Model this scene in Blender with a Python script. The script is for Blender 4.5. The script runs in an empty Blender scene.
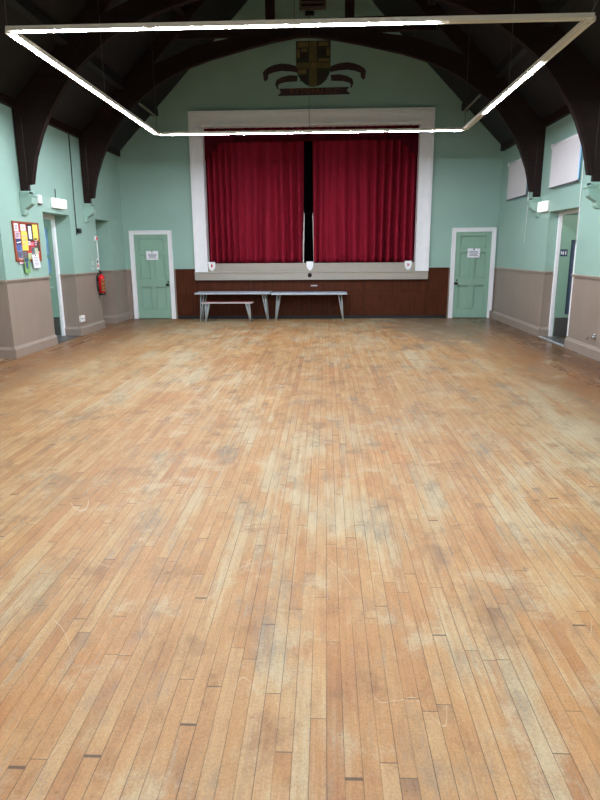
import bpy, bmesh, math, random
from mathutils import Vector, Matrix
random.seed(7)
S = bpy.context.scene
COL = S.collection

# ------------------------------------------------------------------ camera
YAW, PITCH, ROLL, FPX = math.radians(2.416), math.radians(13.703), math.radians(-0.412), 609.87
cy, sy, cp, sp = math.cos(YAW), math.sin(YAW), math.cos(PITCH), math.sin(PITCH)
fwd = Vector((-sy*cp, cy*cp, -sp)); rgt = Vector((cy, sy, 0)); up = rgt.cross(fwd)
r2 = rgt*math.cos(ROLL) + up*math.sin(ROLL); u2 = up*math.cos(ROLL) - rgt*math.sin(ROLL)
cam = bpy.data.cameras.new('camera'); camo = bpy.data.objects.new('camera', cam); COL.objects.link(camo)
cam.sensor_fit = 'VERTICAL'; cam.sensor_height = 36; cam.sensor_width = 27; cam.lens = FPX/800*36
cam.clip_start = 0.05; cam.clip_end = 200
m = Matrix((r2, u2, -fwd)).transposed().to_4x4(); m.translation = Vector((0, 0, 1.65)); camo.matrix_world = m
S.camera = camo
# ------------------------------------------------------------------ world, exposure
W = bpy.data.worlds.new('world'); S.world = W; W.use_nodes = True
bg = W.node_tree.nodes['Background']; bg.inputs[0].default_value = (0.55, 0.78, 1.0, 1); bg.inputs[1].default_value = 1.6
LAMP = 100.0                                  # radiance of the lit tubes
S.view_settings.view_transform = 'Standard'; S.view_settings.look = 'None'
S.view_settings.gamma = 1; S.view_settings.use_curve_mapping = False
S.view_settings.exposure = 1.45
S.cycles.max_bounces = 8; S.cycles.diffuse_bounces = 5
try:
    S.cycles.use_denoising = True
except Exception:
    pass

def lobby_fill(name, loc, power, col):  # unseen fill light without a fixture, added to brighten an open door leaf
    l = bpy.data.lights.new(name, 'AREA'); l.energy = power; l.color = col; l.shape = 'DISK'; l.size = .35
    o = bpy.data.objects.new(name, l); COL.objects.link(o); o.location = loc; return o
lobby_fill('lobby_fill', (5.0, 10.9, 2.66), 4.0, (1, .98, .95)).rotation_euler = (math.radians(35), 0, 0)  # added fill for the toilet door leaf, no fitting modelled
lobby_fill('lobby_fill', (-6.1, 11.2, 2.66), 3.0, (.85, .95, 1)).rotation_euler = (math.radians(35), 0, 0)  # added cool fill that helps the daylight on the exit door leaf

# ------------------------------------------------------------------ materials
def srgb(r, g, b):
    f = lambda c: (c/12.92 if c <= .04045 else ((c+.055)/1.055)**2.4)
    return (f(r/255), f(g/255), f(b/255), 1)

def mat(name, col, rough=.5, metal=0, var=.06, scale=6, bump=0, bscale=40, spec=.5, stretch=None):
    m = bpy.data.materials.new(name); m.use_nodes = True
    nt = m.node_tree; b = nt.nodes['Principled BSDF']
    b.inputs['Roughness'].default_value = rough; b.inputs['Metallic'].default_value = metal
    b.inputs['Specular IOR Level'].default_value = spec
    tc = nt.nodes.new('ShaderNodeTexCoord'); src = tc.outputs['Object']
    if stretch:
        mp = nt.nodes.new('ShaderNodeMapping'); mp.inputs['Scale'].default_value = stretch
        nt.links.new(src, mp.inputs[0]); src = mp.outputs[0]
    n = nt.nodes.new('ShaderNodeTexNoise'); n.inputs['Scale'].default_value = scale; n.inputs['Detail'].default_value = 5
    nt.links.new(src, n.inputs['Vector'])
    mr = nt.nodes.new('ShaderNodeMapRange'); mr.inputs[1].default_value = .25; mr.inputs[2].default_value = .75
    mr.inputs[3].default_value = 1-var; mr.inputs[4].default_value = 1+var
    nt.links.new(n.outputs[0], mr.inputs[0])
    mx = nt.nodes.new('ShaderNodeMix'); mx.data_type = 'RGBA'; mx.blend_type = 'MULTIPLY'; mx.inputs[0].default_value = 1
    mx.inputs[6].default_value = col; nt.links.new(mr.outputs[0], mx.inputs[7])
    nt.links.new(mx.outputs[2], b.inputs['Base Color'])
    if bump:
        n2 = nt.nodes.new('ShaderNodeTexNoise'); n2.inputs['Scale'].default_value = bscale; n2.inputs['Detail'].default_value = 3
        nt.links.new(src, n2.inputs['Vector'])
        bp = nt.nodes.new('ShaderNodeBump'); bp.inputs['Strength'].default_value = bump; bp.inputs['Distance'].default_value = .01
        nt.links.new(n2.outputs[0], bp.inputs['Height']); nt.links.new(bp.outputs[0], b.inputs['Normal'])
    return m

def emit(name, col, strength):
    m = bpy.data.materials.new(name); m.use_nodes = True
    b = m.node_tree.nodes['Principled BSDF']
    b.inputs['Base Color'].default_value = (.8, .8, .8, 1)
    b.inputs['Emission Color'].default_value = col; b.inputs['Emission Strength'].default_value = strength
    return m

def striped(name, col, axis, pitch, rough, groove=.5, var=.08, width=.08):
    """painted or stained boards: every board a little different, a groove between two"""
    m = mat(name, col, rough, var=var, scale=3)
    nt = m.node_tree; b = nt.nodes['Principled BSDF']
    tc = nt.nodes.new('ShaderNodeTexCoord'); sep = nt.nodes.new('ShaderNodeSeparateXYZ'); nt.links.new(tc.outputs['Object'], sep.inputs[0])
    def M(op, a, bb=None):
        x = nt.nodes.new('ShaderNodeMath'); x.operation = op
        for i, v in enumerate((a, bb)):
            if v is None: continue
            if isinstance(v, (int, float)): x.inputs[i].default_value = v
            else: nt.links.new(v, x.inputs[i])
        return x.outputs[0]
    u = M('DIVIDE', sep.outputs[axis], pitch) if axis != 'XY' else M('DIVIDE', M('ADD', sep.outputs['X'], sep.outputs['Y']), pitch)
    fr = M('FRACT', u); ed = M('ABSOLUTE', M('SUBTRACT', fr, .5))
    g = M('GREATER_THAN', ed, .5-width/2)
    wn = nt.nodes.new('ShaderNodeTexWhiteNoise'); wn.noise_dimensions = '1D'; nt.links.new(M('FLOOR', u), wn.inputs['W'])
    k = M('MULTIPLY', M('ADD', M('MULTIPLY', wn.outputs[0], var), 1-var/2), M('SUBTRACT', 1, M('MULTIPLY', g, groove)))
    old = b.inputs['Base Color'].links[0].from_socket
    mx = nt.nodes.new('ShaderNodeMix'); mx.data_type = 'RGBA'; mx.blend_type = 'MULTIPLY'; mx.inputs[0].default_value = 1
    nt.links.new(old, mx.inputs[6]); nt.links.new(k, mx.inputs[7]); nt.links.new(mx.outputs[2], b.inputs['Base Color'])
    bp = nt.nodes.new('ShaderNodeBump'); bp.inputs['Strength'].default_value = .6; bp.inputs['Distance'].default_value = .004; bp.invert = True
    nt.links.new(g, bp.inputs['Height']); nt.links.new(bp.outputs[0], b.inputs['Normal'])
    return m

GREEN = mat('mint wall paint', srgb(149, 181, 168), .4, var=.05, scale=1.3, bump=.05, bscale=60)
TAUPE = striped('taupe boarding', srgb(146, 131, 119), 'XY', .105, .45, groove=.10, var=.05, width=.05)
TAUPEP = mat('taupe paint', srgb(148, 133, 121), .4, var=.05)
DADO = mat('taupe dado rail paint', srgb(166, 149, 135), .35)
DOORG = mat('sage door paint', srgb(142, 177, 157), .35, var=.03)
WHITE = mat('white gloss paint', srgb(240, 240, 242), .3, var=.02)
CREAM = mat('cream trim paint', srgb(240, 240, 242), .35, var=.03)
LEDGE = mat('stage edge paint', srgb(160, 153, 141), .4, var=.03)
TRUSS = mat('dark stained timber', srgb(36, 21, 18), .55, var=.25, scale=3, stretch=(1, 6, 6), spec=.2)
ROOFM = striped('dark roof boards', srgb(14, 12, 15), 'Y', .16, .7, groove=.4, var=.3)
BATTEN = mat('pale batten', srgb(150, 145, 130), .5)
MAHOG = mat('mahogany stained panel', srgb(74, 36, 19), .5, var=.3, scale=3, stretch=(6, 6, 1), spec=.12)
KICK = mat('black kick board', srgb(24, 22, 22), .5)
BLACK = mat('black void cloth', srgb(8, 8, 9), .9)
BLACKP = mat('black plastic', srgb(18, 18, 20), .4)
STEEL = mat('pale painted steel', srgb(165, 172, 174), .35, var=.03)
CHROME = mat('chrome', srgb(215, 215, 220), .12, metal=1, var=.02)
GREYK = mat('grey kick plate', srgb(98, 96, 94), .4, metal=.4, var=.08)
TABLET = mat('pale blue grey laminate', srgb(178, 190, 206), .35, var=.03)
BENCHT = mat('red brown seat', srgb(120, 52, 48), .5, var=.1)
PLASTIC = mat('white plastic', srgb(235, 235, 232), .35, var=.01)
PAPER = mat('white paper', srgb(242, 242, 248), .8, var=.02)
INK = mat('grey ink', srgb(120, 120, 135), .8)
DINK = mat('dark ink', srgb(40, 40, 50), .7)
RED = mat('extinguisher red', srgb(200, 22, 30), .25, var=.03)
REDP = mat('bright red paper', srgb(205, 50, 45), .7)
YEL = mat('yellow paper', srgb(244, 226, 110), .8, var=.03)
BLIND = mat('white blind fabric', srgb(212, 208, 210), .8, var=.02, scale=2)
BEAD = mat('slate glazing bead', srgb(52, 62, 82), .4)
NAVY = mat('navy sign', srgb(32, 44, 84), .4)
PROF = mat('white lamp profile', srgb(214, 206, 190), .4, var=.02)
UNLIT = mat('unlit diffuser', srgb(206, 198, 178), .5, var=.04, scale=90)
LIT = emit('lit diffuser', (.91, .97, 1.08, 1), LAMP)
EMER = emit('lit emergency lens', (1, 1, 1, 1), .38)
WIRE = mat('grey wire', srgb(70, 64, 58), .5)

def curtain_mat():
    m = mat('crimson velvet', srgb(188, 40, 66), .75, var=.12, scale=3, stretch=(3, 3, .3), bump=.15, bscale=120)
    b = m.node_tree.nodes['Principled BSDF']
    b.inputs['Specular IOR Level'].default_value = .2
    return m
VELVET = curtain_mat()
PELM = mat('dark crimson pelmet', srgb(140, 22, 46), .85, var=.12, scale=3, stretch=(3, 3, .3), spec=.2)
LINING = mat('white curtain lining', srgb(215, 212, 205), .9)

def glass_mat(name, col, trans):
    m = bpy.data.materials.new(name); m.use_nodes = True
    nt = m.node_tree; out = nt.nodes['Material Output']; b = nt.nodes['Principled BSDF']
    b.inputs['Base Color'].default_value = col; b.inputs['Roughness'].default_value = .15
    if trans:
        t = nt.nodes.new('ShaderNodeBsdfTranslucent'); t.inputs[0].default_value = col
        n = nt.nodes.new('ShaderNodeTexNoise'); n.inputs['Scale'].default_value = 30
        mx = nt.nodes.new('ShaderNodeMixShader'); mx.inputs[0].default_value = trans
        nt.links.new(b.outputs[0], mx.inputs[1]); nt.links.new(t.outputs[0], mx.inputs[2]); nt.links.new(mx.outputs[0], out.inputs[0])
    return m
FROST = glass_mat('frosted daylight glass', srgb(205, 228, 245), .8)
DARKG = glass_mat('dark blue glass', srgb(92, 104, 124), 0)

def floor_mat():
    m = bpy.data.materials.new('worn maple strip floor'); m.use_nodes = True
    nt = m.node_tree; b = nt.nodes['Principled BSDF']; L = nt.links.new
    tc = nt.nodes.new('ShaderNodeTexCoord'); sep = nt.nodes.new('ShaderNodeSeparateXYZ'); L(tc.outputs['Object'], sep.inputs[0])
    X, Y = sep.outputs['X'], sep.outputs['Y']
    def M(op, *a):
        x = nt.nodes.new('ShaderNodeMath'); x.operation = op
        for i, v in enumerate(a):
            if isinstance(v, (int, float)): x.inputs[i].default_value = v
            else: L(v, x.inputs[i])
        return x.outputs[0]
    def comb(x, y, z=0.0):
        c = nt.nodes.new('ShaderNodeCombineXYZ')
        for i, v in enumerate((x, y, z)):
            if isinstance(v, (int, float)): c.inputs[i].default_value = v
            else: L(v, c.inputs[i])
        return c.outputs[0]
    def noise(vec, scale, detail=4, rough=.55):
        n = nt.nodes.new('ShaderNodeTexNoise'); n.inputs['Scale'].default_value = scale
        n.inputs['Detail'].default_value = detail; n.inputs['Roughness'].default_value = rough; L(vec, n.inputs['Vector'])
        return n.outputs[0]
    def mr(v, a, bb, c=0., d=1.):
        x = nt.nodes.new('ShaderNodeMapRange'); x.interpolation_type = 'SMOOTHSTEP'
        for i, q in enumerate((a, bb, c, d)): x.inputs[i+1].default_value = q
        L(v, x.inputs[0]); return x.outputs[0]
    def mix(f, a, bb, mode='MIX'):
        x = nt.nodes.new('ShaderNodeMix'); x.data_type = 'RGBA'; x.blend_type = mode
        for i, v in ((0, f), (6, a), (7, bb)):
            if isinstance(v, (int, float)): x.inputs[i].default_value = v
            elif isinstance(v, tuple): x.inputs[i].default_value = v
            else: L(v, x.inputs[i])
        return x.outputs[2]
    wB = .0585
    u = M('DIVIDE', X, wB); i = M('FLOOR', u); fu = M('FRACT', u)
    w1 = nt.nodes.new('ShaderNodeTexWhiteNoise'); w1.noise_dimensions = '1D'; L(i, w1.inputs['W'])
    v = M('ADD', M('DIVIDE', Y, 1.25), M('MULTIPLY', w1.outputs[0], 7.3))
    # boards of uneven length
    v = M('ADD', v, M('MULTIPLY', M('SINE', M('ADD', M('MULTIPLY', v, 2.1), M('MULTIPLY', w1.outputs[0], 40))), .3))
    j = M('FLOOR', v); fv = M('FRACT', v)
    w2 = nt.nodes.new('ShaderNodeTexWhiteNoise'); w2.noise_dimensions = '2D'; L(comb(i, j), w2.inputs['Vector'])
    w3 = nt.nodes.new('ShaderNodeTexWhiteNoise'); w3.noise_dimensions = '2D'; L(comb(M('ADD', i, 31.7), j), w3.inputs['Vector'])
    ramp = nt.nodes.new('ShaderNodeValToRGB'); L(w2.outputs[0], ramp.inputs[0])
    e = ramp.color_ramp.elements
    e[0].position = 0; e[0].color = srgb(190, 136, 88); e[1].position = 1; e[1].color = srgb(216, 174, 124)
    for p, c in ((.10, (203, 149, 96)), (.4, (208, 157, 103)), (.7, (211, 163, 109)), (.9, (213, 168, 116))):
        q = e.new(p); q.color = srgb(*c)
    col = ramp.outputs[0]
    big = noise(comb(M('MULTIPLY', X, 1.0), M('MULTIPLY', Y, .42)), .55, 5, .6)
    mid = noise(comb(M('MULTIPLY', X, 2.2), M('MULTIPLY', Y, .6), 3.), 1.4, 6, .65)
    streak = noise(comb(M('MULTIPLY', X, 34), M('MULTIPLY', Y, 1.1), 1.), 1.0, 4, .6)
    blotch = noise(comb(M('MULTIPLY', X, 7), M('MULTIPLY', Y, 3.0), M('MULTIPLY', w2.outputs[0], 3)), 1., 6, .68)
    cloud = noise(comb(M('MULTIPLY', X, 3.2), M('MULTIPLY', Y, 1.5), 21.), 1., 6, .7)
    speck = noise(tc.outputs['Object'], 110, 3, .6)
    # blotchy old varnish inside every board
    col = mix(M('MULTIPLY', mr(blotch, .50, .66), .5), col, srgb(180, 124, 80))
    col = mix(M('MULTIPLY', mr(blotch, .48, .34), .45), col, srgb(224, 188, 138))
    pale = M('ADD', M('ADD', big, M('MULTIPLY', M('SUBTRACT', mid, .5), .9)), M('MULTIPLY', M('SUBTRACT', w3.outputs[0], .5), .13))
    pale = M('ADD', pale, M('MULTIPLY', M('SUBTRACT', streak, .5), .35))
    def blob(cx, cyy, rx, ry, rot=0):
        c, s = math.cos(rot), math.sin(rot)
        dx = M('SUBTRACT', X, cx); dy = M('SUBTRACT', Y, cyy)
        a = M('DIVIDE', M('ADD', M('MULTIPLY', dx, c), M('MULTIPLY', dy, s)), rx)
        bb = M('DIVIDE', M('SUBTRACT', M('MULTIPLY', dy, c), M('MULTIPLY', dx, s)), ry)
        d = M('ADD', M('MULTIPLY', a, a), M('MULTIPLY', bb, bb))
        return M('EXPONENT', M('MULTIPLY', d, -1))
    # worn pale routes down both sides of the hall
    pz = M('ADD', M('MULTIPLY', blob(-2.1, 8.0, .9, 4.0), .24), M('MULTIPLY', blob(1.6, 8.2, 1.3, 3.6), .20))
    pf = mr(M('ADD', pale, pz), .50, .76)
    col = mix(M('MULTIPLY', pf, .85), col, srgb(219, 199, 162))
    orange = mr(M('ADD', M('SUBTRACT', noise(comb(M('MULTIPLY', X, 1.5), M('MULTIPLY', Y, .7), 9.), 1.1, 5), M('MULTIPLY', pf, .15)), M('MULTIPLY', blob(-.3, 9.0, .9, 5), .12)), .52, .74)
    col = mix(M('MULTIPLY', orange, .55), col, srgb(208, 140, 80))
    # varnish left at the edges of the room is darker and browner
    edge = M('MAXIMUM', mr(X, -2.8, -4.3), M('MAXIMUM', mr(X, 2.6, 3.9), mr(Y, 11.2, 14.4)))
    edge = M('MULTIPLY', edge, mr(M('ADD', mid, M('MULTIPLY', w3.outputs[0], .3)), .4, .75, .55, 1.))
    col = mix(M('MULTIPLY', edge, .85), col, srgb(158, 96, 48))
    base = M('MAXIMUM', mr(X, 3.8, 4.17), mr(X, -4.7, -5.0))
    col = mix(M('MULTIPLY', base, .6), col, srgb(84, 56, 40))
    # grey ingrained dirt
    g1 = mr(M('ADD', M('ADD', M('ADD', cloud, -.02), M('MULTIPLY', M('SUBTRACT', streak, .5), .35)), M('MULTIPLY', blob(2.75, 7.3, .9, 2.4), .34)), .48, .70)
    col = mix(M('MULTIPLY', g1, .7), col, srgb(146, 130, 112))
    endm = M('MULTIPLY', mr(fv, .80, 1.0), M('GREATER_THAN', w3.outputs[0], .86))
    col = mix(M('MULTIPLY', endm, M('MULTIPLY', mr(blotch, .3, .6), .55)), col, srgb(140, 112, 92))
    # grey streaks along the joints and fine dark flecks
    gs = mr(noise(comb(M('MULTIPLY', X, 26), M('MULTIPLY', Y, 1.6), 33.), 1., 5, .65), .56, .70)
    col = mix(M('MULTIPLY', M('MULTIPLY', gs, mr(cloud, .38, .60)), .8), col, srgb(180, 168, 146))
    fl = mr(noise(comb(M('MULTIPLY', X, 60), M('MULTIPLY', Y, 34), 5.), 1., 4, .7), .60, .70)
    col = mix(M('MULTIPLY', M('MULTIPLY', fl, mr(blotch, .40, .58)), .5), col, srgb(122, 88, 62))
    iso = noise(comb(M('MULTIPLY', X, 2.4), M('MULTIPLY', Y, 1.9), 41.), 1., 7, .72)
    col = mix(M('MULTIPLY', mr(iso, .53, .66), .62), col, srgb(222, 200, 162))
    col = mix(M('MULTIPLY', mr(iso, .46, .34), .55), col, srgb(158, 116, 80))
    # fine grain and speckle
    col = mix(1., col, comb_gray(nt, M, L, mr(streak, .25, .75, .90, 1.07)), 'MULTIPLY')
    fine = noise(comb(M('MULTIPLY', X, 160), M('MULTIPLY', Y, 9), 2.), 1., 3)
    col = mix(1., col, comb_gray(nt, M, L, mr(fine, .2, .8, .92, 1.06)), 'MULTIPLY')
    col = mix(1., col, comb_gray(nt, M, L, mr(speck, .3, .7, .86, 1.08)), 'MULTIPLY')
    # small dark marks
    vo = nt.nodes.new('ShaderNodeTexVoronoi'); vo.inputs['Scale'].default_value = 2.6; L(tc.outputs['Object'], vo.inputs['Vector'])
    dd = M('ADD', vo.outputs['Distance'], M('MULTIPLY', M('SUBTRACT', noise(tc.outputs['Object'], 30, 3), .5), .12))
    vs = nt.nodes.new('ShaderNodeSeparateColor'); L(vo.outputs['Color'], vs.inputs[0])
    spot = M('MULTIPLY', mr(dd, .075, .02), M('GREATER_THAN', vs.outputs[0], .55))
    col = mix(M('MULTIPLY', spot, .5), col, srgb(92, 76, 66))
    vo2 = nt.nodes.new('ShaderNodeTexVoronoi'); vo2.inputs['Scale'].default_value = 14; L(tc.outputs['Object'], vo2.inputs['Vector'])
    vs2 = nt.nodes.new('ShaderNodeSeparateColor'); L(vo2.outputs['Color'], vs2.inputs[0])
    sp2 = M('MULTIPLY', mr(vo2.outputs['Distance'], .10, .04), M('GREATER_THAN', vs2.outputs[1], .55))
    col = mix(M('MULTIPLY', sp2, .4), col, srgb(118, 90, 70))
    # scratches
    for (ang, sc, z) in ((.5, .8, 4.), (-.7, 1.0, 11.), (.15, 1.3, 23.)):
        c, s = math.cos(ang), math.sin(ang)
        a = M('ADD', M('MULTIPLY', X, c), M('MULTIPLY', Y, s)); bb = M('SUBTRACT', M('MULTIPLY', Y, c), M('MULTIPLY', X, s))
        n = noise(comb(M('MULTIPLY', a, 1.6), M('MULTIPLY', bb, .35), z), sc, 2, .5)
        ln = mr(M('ABSOLUTE', M('SUBTRACT', n, .5)), .0011, .0004)
        gate = mr(noise(comb(X, Y, z+5), 1.6, 2), .55, .62)
        col = mix(M('MULTIPLY', M('MULTIPLY', ln, gate), .5), col, srgb(232, 214, 184))
    # joints
    sx = mr(M('ABSOLUTE', M('SUBTRACT', fu, .5)), .468, .49)
    sye = mr(M('ABSOLUTE', M('SUBTRACT', fv, .5)), .4972, .4990)
    seam = M('MAXIMUM', M('MULTIPLY', sx, mr(noise(comb(M('MULTIPLY', X, 17), M('MULTIPLY', Y, .7), 6.), 1., 2), .33, .6, .3, 1.)), M('MULTIPLY', sye, .9))
    col = mix(M('MULTIPLY', seam, .9), col, srgb(72, 60, 52))
    col = mix(1., col, (.55, .55, .535, 1), 'MULTIPLY')
    L(col, b.inputs['Base Color'])
    rg = M('ADD', M('ADD', .5, M('MULTIPLY', pf, .08)), M('MULTIPLY', M('SUBTRACT', mid, .5), .2))
    L(M('MAXIMUM', M('SUBTRACT', rg, M('MULTIPLY', edge, .24)), .27), b.inputs['Roughness'])
    b.inputs['Specular IOR Level'].default_value = .25
    bp = nt.nodes.new('ShaderNodeBump'); bp.inputs['Strength'].default_value = .3; bp.inputs['Distance'].default_value = .002
    L(M('SUBTRACT', M('MULTIPLY', streak, .25), seam), bp.inputs['Height']); L(bp.outputs[0], b.inputs['Normal'])
    return m
def comb_gray(nt, M, L, v):
    c = nt.nodes.new('ShaderNodeCombineXYZ')
    for i in range(3): L(v, c.inputs[i])
    return c.outputs[0]

# ------------------------------------------------------------------ mesh helpers
ORG = {}                                     # world origin of every parent
class MB:
    def __init__(s): s.bm = bmesh.new(); s.mats = []
    def _mi(s, faces, mt):
        if mt is None: return
        if mt not in s.mats: s.mats.append(mt)
        for f in faces: f.material_index = s.mats.index(mt)
    def box(s, x0, x1, y0, y1, z0, z1, bev=0, mt=None):
        t = bmesh.new()
        bmesh.ops.create_cube(t, size=1)
        for v in t.verts:
            v.co = Vector(((x0+x1)/2+v.co.x*abs(x1-x0), (y0+y1)/2+v.co.y*abs(y1-y0), (z0+z1)/2+v.co.z*abs(z1-z0)))
        if bev: bmesh.ops.bevel(t, geom=t.edges[:], offset=bev, segments=2, affect='EDGES', profile=.5)
        s.merge(t, mt); return s
    def merge(s, t, mt=None, M=None):
        mp = {}
        for v in t.verts: mp[v] = s.bm.verts.new(M @ v.co if M else v.co)
        fs = []
        for f in t.faces:
            try:
                nf = s.bm.faces.new([mp[v] for v in f.verts]); nf.smooth = f.smooth; fs.append(nf)
            except ValueError: pass
        s._mi(fs, mt); t.free()
    def prism(s, pts, a0, a1, plane='XZ', mt=None, bev=0):
        """polygon in a plane, pushed from a0 to a1 along the third axis"""
        t = bmesh.new()
        def co(p, a):
            return {'XZ': (p[0], a, p[1]), 'YZ': (a, p[0], p[1]), 'XY': (p[0], p[1], a)}[plane]
        A = [t.verts.new(co(p, a0)) for p in pts]; B = [t.verts.new(co(p, a1)) for p in pts]
        n = len(pts)
        for i in range(n): t.faces.new((A[i], A[(i+1) % n], B[(i+1) % n], B[i]))
        fa = t.faces.new(A[::-1]); fb = t.faces.new(B)
        bmesh.ops.recalc_face_normals(t, faces=t.faces[:])
        if bev: bmesh.ops.bevel(t, geom=t.edges[:], offset=bev, segments=1, affect='EDGES')
        bmesh.ops.triangulate(t, faces=[f for f in t.faces if len(f.verts) > 4 or (len(pts) == 4 and f in (fa, fb))] if not bev else [f for f in t.faces if len(f.verts) > 4])
        s.merge(t, mt); return s
    def tube(s, path, r, seg=10, mt=None):
        path = [Vector(p) for p in path]; t = bmesh.new(); rings = []
        for i, p in enumerate(path):
            d = (path[min(i+1, len(path)-1)]-path[max(i-1, 0)]).normalized()
            a = d.orthogonal().normalized() if i == 0 else (prev - d*prev.dot(d)).normalized()
            prev = a; bvec = d.cross(a)
            rings.append([t.verts.new(p+(a*math.cos(q)+bvec*math.sin(q))*r) for q in [2*math.pi*k/seg for k in range(seg)]])
        for A, B in zip(rings, rings[1:]):
            for k in range(seg):
                f = t.faces.new((A[k], A[(k+1) % seg], B[(k+1) % seg], B[k])); f.smooth = True
        t.faces.new(rings[0][::-1]); t.faces.new(rings[-1])
        s.merge(t, mt); return s
    def lathe(s, prof, c, axis='Z', seg=24, mt=None):
        """prof: (radius, height) pairs about an axis through c"""
        t = bmesh.new(); rings = []
        for r, h in prof:
            ring = []
            for k in range(seg):
                a = 2*math.pi*k/seg; x, y = r*math.cos(a), r*math.sin(a)
                co = {'Z': (x, y, h), 'Y': (x, h, y), 'X': (h, x, y)}[axis]
                ring.append(t.verts.new(Vector(c)+Vector(co)))
            rings.append(ring)
        for A, B in zip(rings, rings[1:]):
            for k in range(seg):
                f = t.faces.new((A[k], A[(k+1) % seg], B[(k+1) % seg], B[k])); f.smooth = True
        t.faces.new(rings[0][::-1]); t.faces.new(rings[-1])
        bmesh.ops.recalc_face_normals(t, faces=t.faces[:])
        s.merge(t, mt); return s
    def build(s, name, mt=None, parent=None):
        if mt is not None and not s.mats: s.mats = [mt]
        bmesh.ops.recalc_face_normals(s.bm, faces=s.bm.faces[:])
        if parent is not None: o0 = ORG[parent]
        else:
            lo = [min(v.co[k] for v in s.bm.verts) for k in range(3)]; hi = [max(v.co[k] for v in s.bm.verts) for k in range(3)]
            o0 = Vector(((lo[0]+hi[0])/2, (lo[1]+hi[1])/2, lo[2]))
        for v in s.bm.verts: v.co -= o0
        me = bpy.data.meshes.new(name); s.bm.to_mesh(me); s.bm.free()
        for q in s.mats: me.materials.append(q)
        o = bpy.data.objects.new(name, me); COL.objects.link(o)
        if parent is not None: o.parent = parent
        else: o.location = o0
        ORG[o] = o0
        return o

def tag(o, label=None, cat=None, group=None, kind=None):
    if label: o['label'] = label
    if cat: o['category'] = cat
    if group: o['group'] = group
    if kind: o['kind'] = kind
    return o
def struct(o): o['kind'] = 'structure'; return o
def thing(name, loc, label=None, cat=None, group=None):
    o = bpy.data.objects.new(name, None); COL.objects.link(o); o.location = loc; o.empty_display_size = .1
    ORG[o] = Vector(loc); return tag(o, label, cat, group)
def part(o, label): o['label'] = label; return o
def copy_thing(root):
    r = root.copy(); COL.objects.link(r); ORG[r] = ORG[root]
    for ch in root.children:
        c = ch.copy(); COL.objects.link(c); c.parent = r
        for g in ch.children:
            d = g.copy(); COL.objects.link(d); d.parent = c
    return r
def text_bm(body, size, extr=.001):
    cu = bpy.data.curves.new('t', 'FONT'); cu.body = body; cu.size = size; cu.extrude = extr
    cu.align_x = 'CENTER'; cu.align_y = 'CENTER'; cu.resolution_u = 3
    o = bpy.data.objects.new('t', cu); COL.objects.link(o)
    dg = bpy.context.evaluated_depsgraph_get(); me = bpy.data.meshes.new_from_object(o.evaluated_get(dg))
    bm = bmesh.new(); bm.from_mesh(me)
    bpy.data.objects.remove(o); bpy.data.curves.remove(cu); bpy.data.meshes.remove(me)
    return bm

# ------------------------------------------------------------------ the room
XL, XR, D, BACK = -5.004, 4.171, 15.453, -5.0
ZD = 1.235                                   # top of the dado boarding
CX = -0.41                                   # middle of the hall
HALF = 4.60
roofz = lambda d: 8.5-.99*abs(d)
EAVE = roofz(4.58)

struct(MB().box(-6.2, 5.4, BACK-.4, 18.2, -.12, 0).build('floor', floor_mat()))

def wall_cells(mb, axis, a_edges, z_edges, holes, t0, t1):
    """a wall as cells between all hole edges; cells below the dado rail are taupe boarding"""
    for a0, a1 in zip(a_edges, a_edges[1:]):
        for z0, z1 in zip(z_edges, z_edges[1:]):
            ca, cz = (a0+a1)/2, (z0+z1)/2
            if any(h[0] < ca < h[1] and h[2] < cz < h[3] for h in holes): continue
            mt = TAUPE if z1 <= ZD+1e-6 else GREEN
            if axis == 'Y': mb.box(t0, t1, a0, a1, z0, z1, mt=mt)
            else: mb.box(a0, a1, t0, t1, z0, z1, mt=mt)
def edges(holes, lo, hi, i, extra=()):
    return sorted(set([lo, hi]+list(extra)+[h[i] for h in holes]+[h[i+1] for h in holes]))

ZL = 2.365
nicheL = [(8.25, 9.554, 0, ZL), (11.08, 12.25, 0, ZL), (13.62, 14.48, 0, ZL)]
mb = MB()
wall_cells(mb, 'Y', edges(nicheL, BACK, D+.3, 0), edges(nicheL, 0, EAVE+.02, 2, (ZD,)), nicheL, XL-.5, XL)
for y0, y1, z0, z1 in (nicheL[0], nicheL[2]):            # blind backs of the two recesses without a visible door
    mb.box(XL-.56, XL-.42, y0-.1, y1+.1, 0, ZD, mt=TAUPE); mb.box(XL-.56, XL-.42, y0-.1, y1+.1, ZD, z1+.1, mt=GREEN)
struct(mb.build('wall_left'))

holesR = [(10.66, 12.04, 0, 2.33), (10.82, 12.0, 2.76, 3.5), (13.62, 14.74, 2.76, 3.5)]
mb = MB()
wall_cells(mb, 'Y', edges(holesR, BACK, D+.3, 0), edges(holesR, 0, EAVE+.02, 2, (ZD,)), holesR, XR, XR+.30)
struct(mb.build('wall_right'))

PX0, PX1, PZ0, PZ1 = -2.925, 2.205, 1.05, 4.53            # the stage opening
dL = (-4.78, -3.87); dR = (3.14, 4.05); dT = 2.10       # door openings
holesF = [(PX0, PX1, PZ0, PZ1), (dL[0], dL[1], 0, dT), (dR[0], dR[1], 0, dT)]
mb = MB()
wall_cells(mb, 'X', edges(holesF, XL, XR, 0), sorted({0, PZ0, ZD, dT, EAVE}), holesF, D, D+.25)
mb.box(dL[0]-.05, dL[1]+.05, D+.14, D+.26, 0, dT+.05, mt=GREEN); mb.box(dR[0]-.05, dR[1]+.05, D+.14, D+.26, 0, dT+.05, mt=GREEN)
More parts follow.
